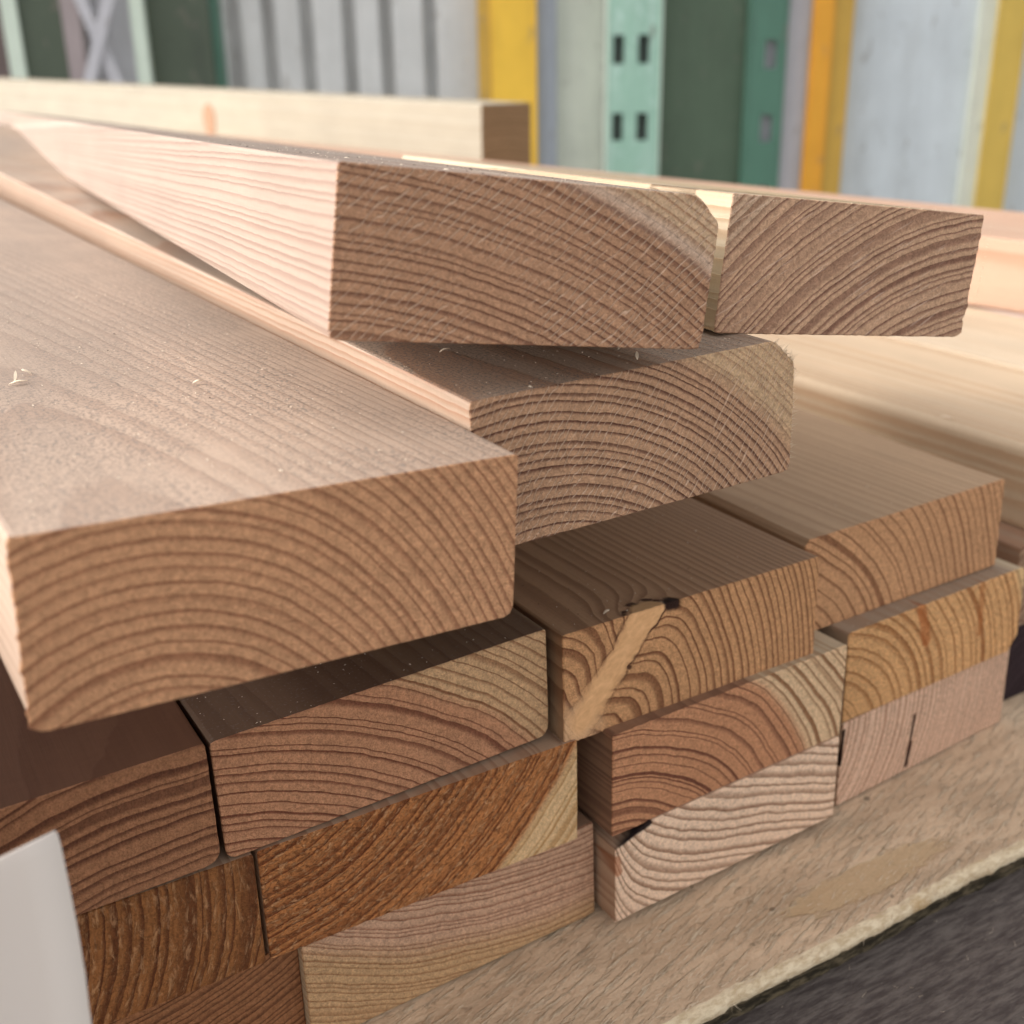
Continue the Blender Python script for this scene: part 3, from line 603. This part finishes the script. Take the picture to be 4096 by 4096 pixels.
# supports of the bearer
def box_bm(x0_, x1_, y0_, y1_, z0_, z1_, bev=0.0):
    bm = bmesh.new(); bmesh.ops.create_cube(bm, size=1)
    for v in bm.verts: v.co = Vector(((x0_ + x1_) / 2 + v.co.x * (x1_ - x0_), (y0_ + y1_) / 2 + v.co.y * (y1_ - y0_), (z0_ + z1_) / 2 + v.co.z * (z1_ - z0_)))
    if bev: bmesh.ops.bevel(bm, geom=bm.edges[:], offset=bev, segments=2, affect='EDGES')
    return bm

def painted(name, base, stain=(.3, .25, .2), amt=.3, rough=.5, scl=3.0, metal=0.0, bright=None):
    g = NT(name); x, y, z, ov = g.obj()
    n1 = g.noise(g.vec(x, y, g.mul(z, .18)), scl * 4, 4.0, .6); n2 = g.noise(ov, scl * 9, 4.0, .65); n3 = g.noise(g.vec(x, y, g.mul(z, .06)), 60, 2.0)
    c = g.mix(g.mul(g.ss(n1, .48, .75), amt), base, stain); c = g.mix(g.mul(g.ss(n2, .60, .74), amt), c, stain)
    if bright: c = g.mix(g.mul(g.ss(n2, .46, .34), .7), c, bright)
    n4 = g.noise(g.vec(x, y, g.mul(z, .5)), 26, 3.0, .6); c = g.mix(g.mul(g.ss(n4, .63, .70), amt), c, (.20, .17, .14)); c = g.gain(c, g.add(.84, g.mul(g.noise(ov, 7, 3.0), .32)))
    c = g.gain(c, g.add(.92, g.mul(n3, .16)))
    g.bsdf.inputs['Metallic'].default_value = metal
    return g.finish(c, rough, .4, n2, .0015)
Mt = dict(
    corr=painted('corrugated_sheet', (.60, .60, .585), (.36, .34, .31), .4, .5),
    panel=painted('blue_grey_sheet', (.60, .645, .67), (.42, .44, .44), .45, .45),
    green=painted('green_panel', (.085, .125, .08), (.06, .075, .05), .4, .5),
    greend=painted('dark_green_panel', (.075, .095, .065), (.04, .05, .04), .4, .6),
    mint=painted('mint_upright', (.33, .53, .42), (.56, .72, .64), .6, .4, bright=(.5, .68, .6)),
    gdark=painted('green_upright', (.085, .19, .135), (.06, .10, .08), .4, .4),
    yellow=painted('yellow_paint', (.86, .53, .06), (.62, .36, .05), .35, .4),
    ochre=painted('ochre_paint', (.56, .34, .06), (.30, .22, .06), .5, .45),
    orange=painted('orange_paint', (.72, .33, .03), (.7, .36, .03), .3, .4),
    lilac=painted('grey_upright', (.50, .49, .52), (.34, .32, .33), .35, .45),
    cream=painted('cream_upright', (.66, .68, .58), (.45, .48, .42), .3, .5),
    mintp=painted('pale_mint_upright', (.62, .70, .60), (.42, .5, .4), .3, .5),
    dull=painted('dull_yellow_paint', (.62, .42, .085), (.42, .30, .08), .5, .45),
    slate=painted('slate_upright', (.33, .36, .40), (.25, .25, .27), .3, .5),
    rose=painted('rosy_grey_upright', (.36, .30, .30), (.25, .2, .2), .3, .5),
    brown=painted('brown_panel', (.12, .085, .08), (.06, .045, .04), .3, .6),
    slot=painted('slot_backing', (.55, .55, .58), (.4, .4, .4), .2, .5),
    hole=painted('slot_shadow', (.10, .13, .11), (.05, .06, .05), .2, .7),
)
YW = 4.0; ZB, ZT = 0.0, 2.3
def X(px, py=100):            # picture column (of 1932) at the wall's distance -> metres
    d = ray(px * 2.12, py * 2.12); return d.x / d.y * YW
def upright(name, pa, pb, mat, label, cat='post', depth=.06, front=0.0, group=None, y=YW):
    """a folded steel post: web facing the camera with two returned flanges"""
    xa, xb = X(pa), X(pb); w = xb - xa; t = .004
    o = bpy.data.objects.new(name, None); col.objects.link(o); o.location = ((xa + xb) / 2, y - front, 0); tag(o, label, cat, group)
    link('web', box_bm(-w / 2 + t, w / 2 - t, 0, t, ZB, ZT), mat, o)
    for sgn in (-1, 1):
        xs = sorted((sgn * w / 2, sgn * (w / 2 - t)))
        link('flange', box_bm(xs[0], xs[1], -.0015, depth, ZB, ZT), mat, o)
    link('foot_plate', box_bm(-w / 2 - .02, w / 2 + .02, -.03, depth + .03, ZB, ZB + .008), mat, o)
    return o
# corrugated wall sheet
def corrugated(px0, px1, ribs, mat, label, y, amp=.055):
    bm = bmesh.new(); pts = []
    x0_, x1_ = X(px0), X(px1); pts.append((x0_, 0))
    for c_ in ribs:
        xc = X(c_); w_ = .014
        pts += [(xc - w_ * 1.7, 0), (xc - w_, amp), (xc + w_, amp), (xc + w_ * 1.9, 0)]
    pts.append((x1_, 0)); t = .002
    lo = [bm.verts.new((p[0], y + p[1], ZB)) for p in pts]; hi = [bm.verts.new((p[0], y + p[1], ZT)) for p in pts]
    for i in range(len(pts) - 1): bm.faces.new((lo[i], lo[i + 1], hi[i + 1], hi[i]))
    bm.normal_update(); bmesh.ops.solidify(bm, geom=bm.faces[:], thickness=-t)
    bmesh.ops.recalc_face_normals(bm, faces=bm.faces)
    return tag(link('corrugated_sheet', bm, mat), label, 'wall panel')
def panel(name, pa, pb, mat, label, y, t=.012):
    xa, xb = X(pa), X(pb)
    return tag(link(name, box_bm(xa, xb, y, y + t, ZB, ZT, .002), mat), label, 'wall panel')
corrugated(400, 905, [440, 505, 577, 657, 727, 810], Mt['corr'], 'light grey corrugated metal sheet behind the pale beam', YW + .05)
corrugated(-900, 30, [-800 + i * 80 for i in range(10)], Mt['corr'], 'grey corrugated sheet running out of the left edge', YW + .05)
panel('wall_panel', 160, 300, Mt['lilac'], 'grey sheet behind the crossed braces at upper left', YW + .05)
panel('wall_panel', 900, 1145, Mt['cream'], 'pale cream grey sheet between the yellow post and the mint upright', YW + .06)
panel('wall_panel', 1470, 1860, Mt['panel'], 'scuffed blue grey sheet at upper right between two yellow posts', YW + .03)
panel('wall_panel', 1862, 2900, Mt['panel'], 'light grey sheet beyond the yellow post at the right edge', YW + .05)
panel('green_panel', 42, 128, Mt['greend'], 'narrow dark green panel at the upper left corner', YW + .01)
panel('green_panel', 286, 404, Mt['greend'], 'dark olive green panel left of the corrugated sheet', YW - .02)
panel('green_panel', 1243, 1408, Mt['green'], 'wide dark green panel between the two slotted uprights', YW + .01)
panel('brown_panel', -60, 14, Mt['brown'], 'brown panel at the very left edge', YW + .02)
upright('steel_post', 14, 44, Mt['mintp'], 'thin pale post at the far upper left', group='steel posts of the yard wall')
upright('steel_post', 126, 160, Mt['rose'], 'rosy grey post right of the narrow dark green panel', group='steel posts of the yard wall')
upright('steel_post', 263, 288, Mt['mintp'], 'pale greenish cream post left of the olive panel', front=.05, group='steel posts of the yard wall')
upright('steel_post', 403, 418, Mt['gdark'], 'slim green post at the right side of the olive panel', group='steel posts of the yard wall')
upright('steel_post', 1013, 1050, Mt['slate'], 'slate blue post just right of the broad yellow one', group='steel posts of the yard wall')
upright('steel_post', 1478, 1528, Mt['lilac'], 'lilac grey post left of the orange and ochre one', group='steel posts of the yard wall')
upright('steel_post', 1842, 1872, Mt['cream'], 'pale grey post left of the yellow post at the right edge', group='steel posts of the yard wall')
yp = upright('yellow_post', 926, 1012, Mt['yellow'], 'broad bright yellow post behind the brown end of the pale beam', group='yellow posts of the yard wall', front=.02)
yp2 = upright('yellow_post', 1565, 1602, Mt['ochre'], 'orange and ochre post at upper right, left of the scuffed sheet', group='yellow posts of the yard wall', front=.02)
yp3 = upright('yellow_post', 1872, 1926, Mt['dull'], 'dull yellow post at the upper right edge', group='yellow posts of the yard wall', front=.02)
xa, xb = X(902), X(926); cxp = yp.location.x
link('return_flange', box_bm(xa - cxp, xb - cxp, .004, .03, ZB, ZT), Mt['ochre'], yp)
xa, xb = X(1526), X(1565); cxp = yp2.location.x
link('painted_face', box_bm(xa - cxp, xb - cxp, -.012, .03, ZB, ZT, .004), Mt['orange'], yp2)
# diagonal braces
def brace(pa, pya, pb, pyb, mat, label, y):
    da, db = ray(pa * 2.12, pya * 2.12), ray(pb * 2.12, pyb * 2.12)
    A_ = Vector((da.x / da.y * y, y, CAM_H + da.z / da.y * y)); B_ = Vector((db.x / db.y * y, y, CAM_H + db.z / db.y * y))
    d = (A_ - B_).normalized(); A2 = A_ + d * .8; B2 = B_ - d * .5; ln = (A2 - B2).length
    bm = box_bm(-.018, .018, -.003, .003, 0, ln); 
    bm2 = bm; o = link('brace', bm2, mat); zq = d.to_track_quat('Z', 'Y')
    o.matrix_world = Matrix.Translation(B2) @ Matrix((Vector((0, 1, 0)).cross(d).normalized(), Vector((0, 1, 0)), d)).transposed().to_4x4()
    return tag(o, label, 'brace')
brace(152, 0, 215, 140, Mt['lilac'], 'lilac brace leaning from upper left to lower right in front of the grey sheet', YW - .02)
brace(205, -10, 172, 140, Mt['lilac'], 'lilac brace leaning from upper right to lower left in front of the grey sheet', YW - .035)
# slotted racking uprights
def slotted(pa, pb, mat, label, cols, rows_, edge_mat, hole_mat, front):
    xa, xb = X(pa), X(pb); w = xb - xa; cx_ = (xa + xb) / 2; y = YW - front
    o = bpy.data.objects.new('rack_upright', None); col.objects.link(o); o.location = (cx_, y, 0); tag(o, label, 'upright', 'slotted racking uprights')
    hw, hh = .0175, .042; t = .003
    xs = [-w / 2 + .006]; 
    for c_ in cols: xs += [X(c_) - cx_ - hw, X(c_) - cx_ + hw]
    xs.append(w / 2 - .006)
    zs = [ZB]
    for z_ in rows_: zs += [z_ - hh, z_ + hh]
    zs.append(ZT)
    bm = bmesh.new(); V = {}
    def gv(i, j):
        if (i, j) not in V: V[i, j] = bm.verts.new((xs[i], 0, zs[j]))
        return V[i, j]
    for i in range(len(xs) - 1):
        for j in range(len(zs) - 1):
            if i % 2 == 1 and j % 2 == 1: continue
            bm.faces.new((gv(i, j), gv(i + 1, j), gv(i + 1, j + 1), gv(i, j + 1)))
    bm.normal_update(); bmesh.ops.solidify(bm, geom=bm.faces[:], thickness=-t); bmesh.ops.recalc_face_normals(bm, faces=bm.faces)
    link('slotted_web', bm, mat, o)
    for sgn in (-1, 1):
        q = sorted((sgn * w / 2, sgn * (w / 2 - .006)))
        link('flange', box_bm(q[0], q[1], -.004, .07, ZB, ZT, .0015), edge_mat, o)
    link('inner_liner', box_bm(-w / 2 + .008, w / 2 - .008, .03, .034, ZB, ZT), hole_mat, o)
    return o
step_ = .2325
r1 = [CAM_H - .028 + k * step_ for k in range(-3, 5)]
slotted(1142, 1247, Mt['mint'], 'mint green racking upright with two columns of slots', [1165, 1212], r1, Mt['mintp'], Mt['hole'], .03)
r2 = [CAM_H - .050 + k * .222 for k in range(-3, 5)]
slotted(1408, 1480, Mt['gdark'], 'darker green racking upright with one column of slots showing white', [1450], r2, Mt['gdark'], Mt['slot'], .03)
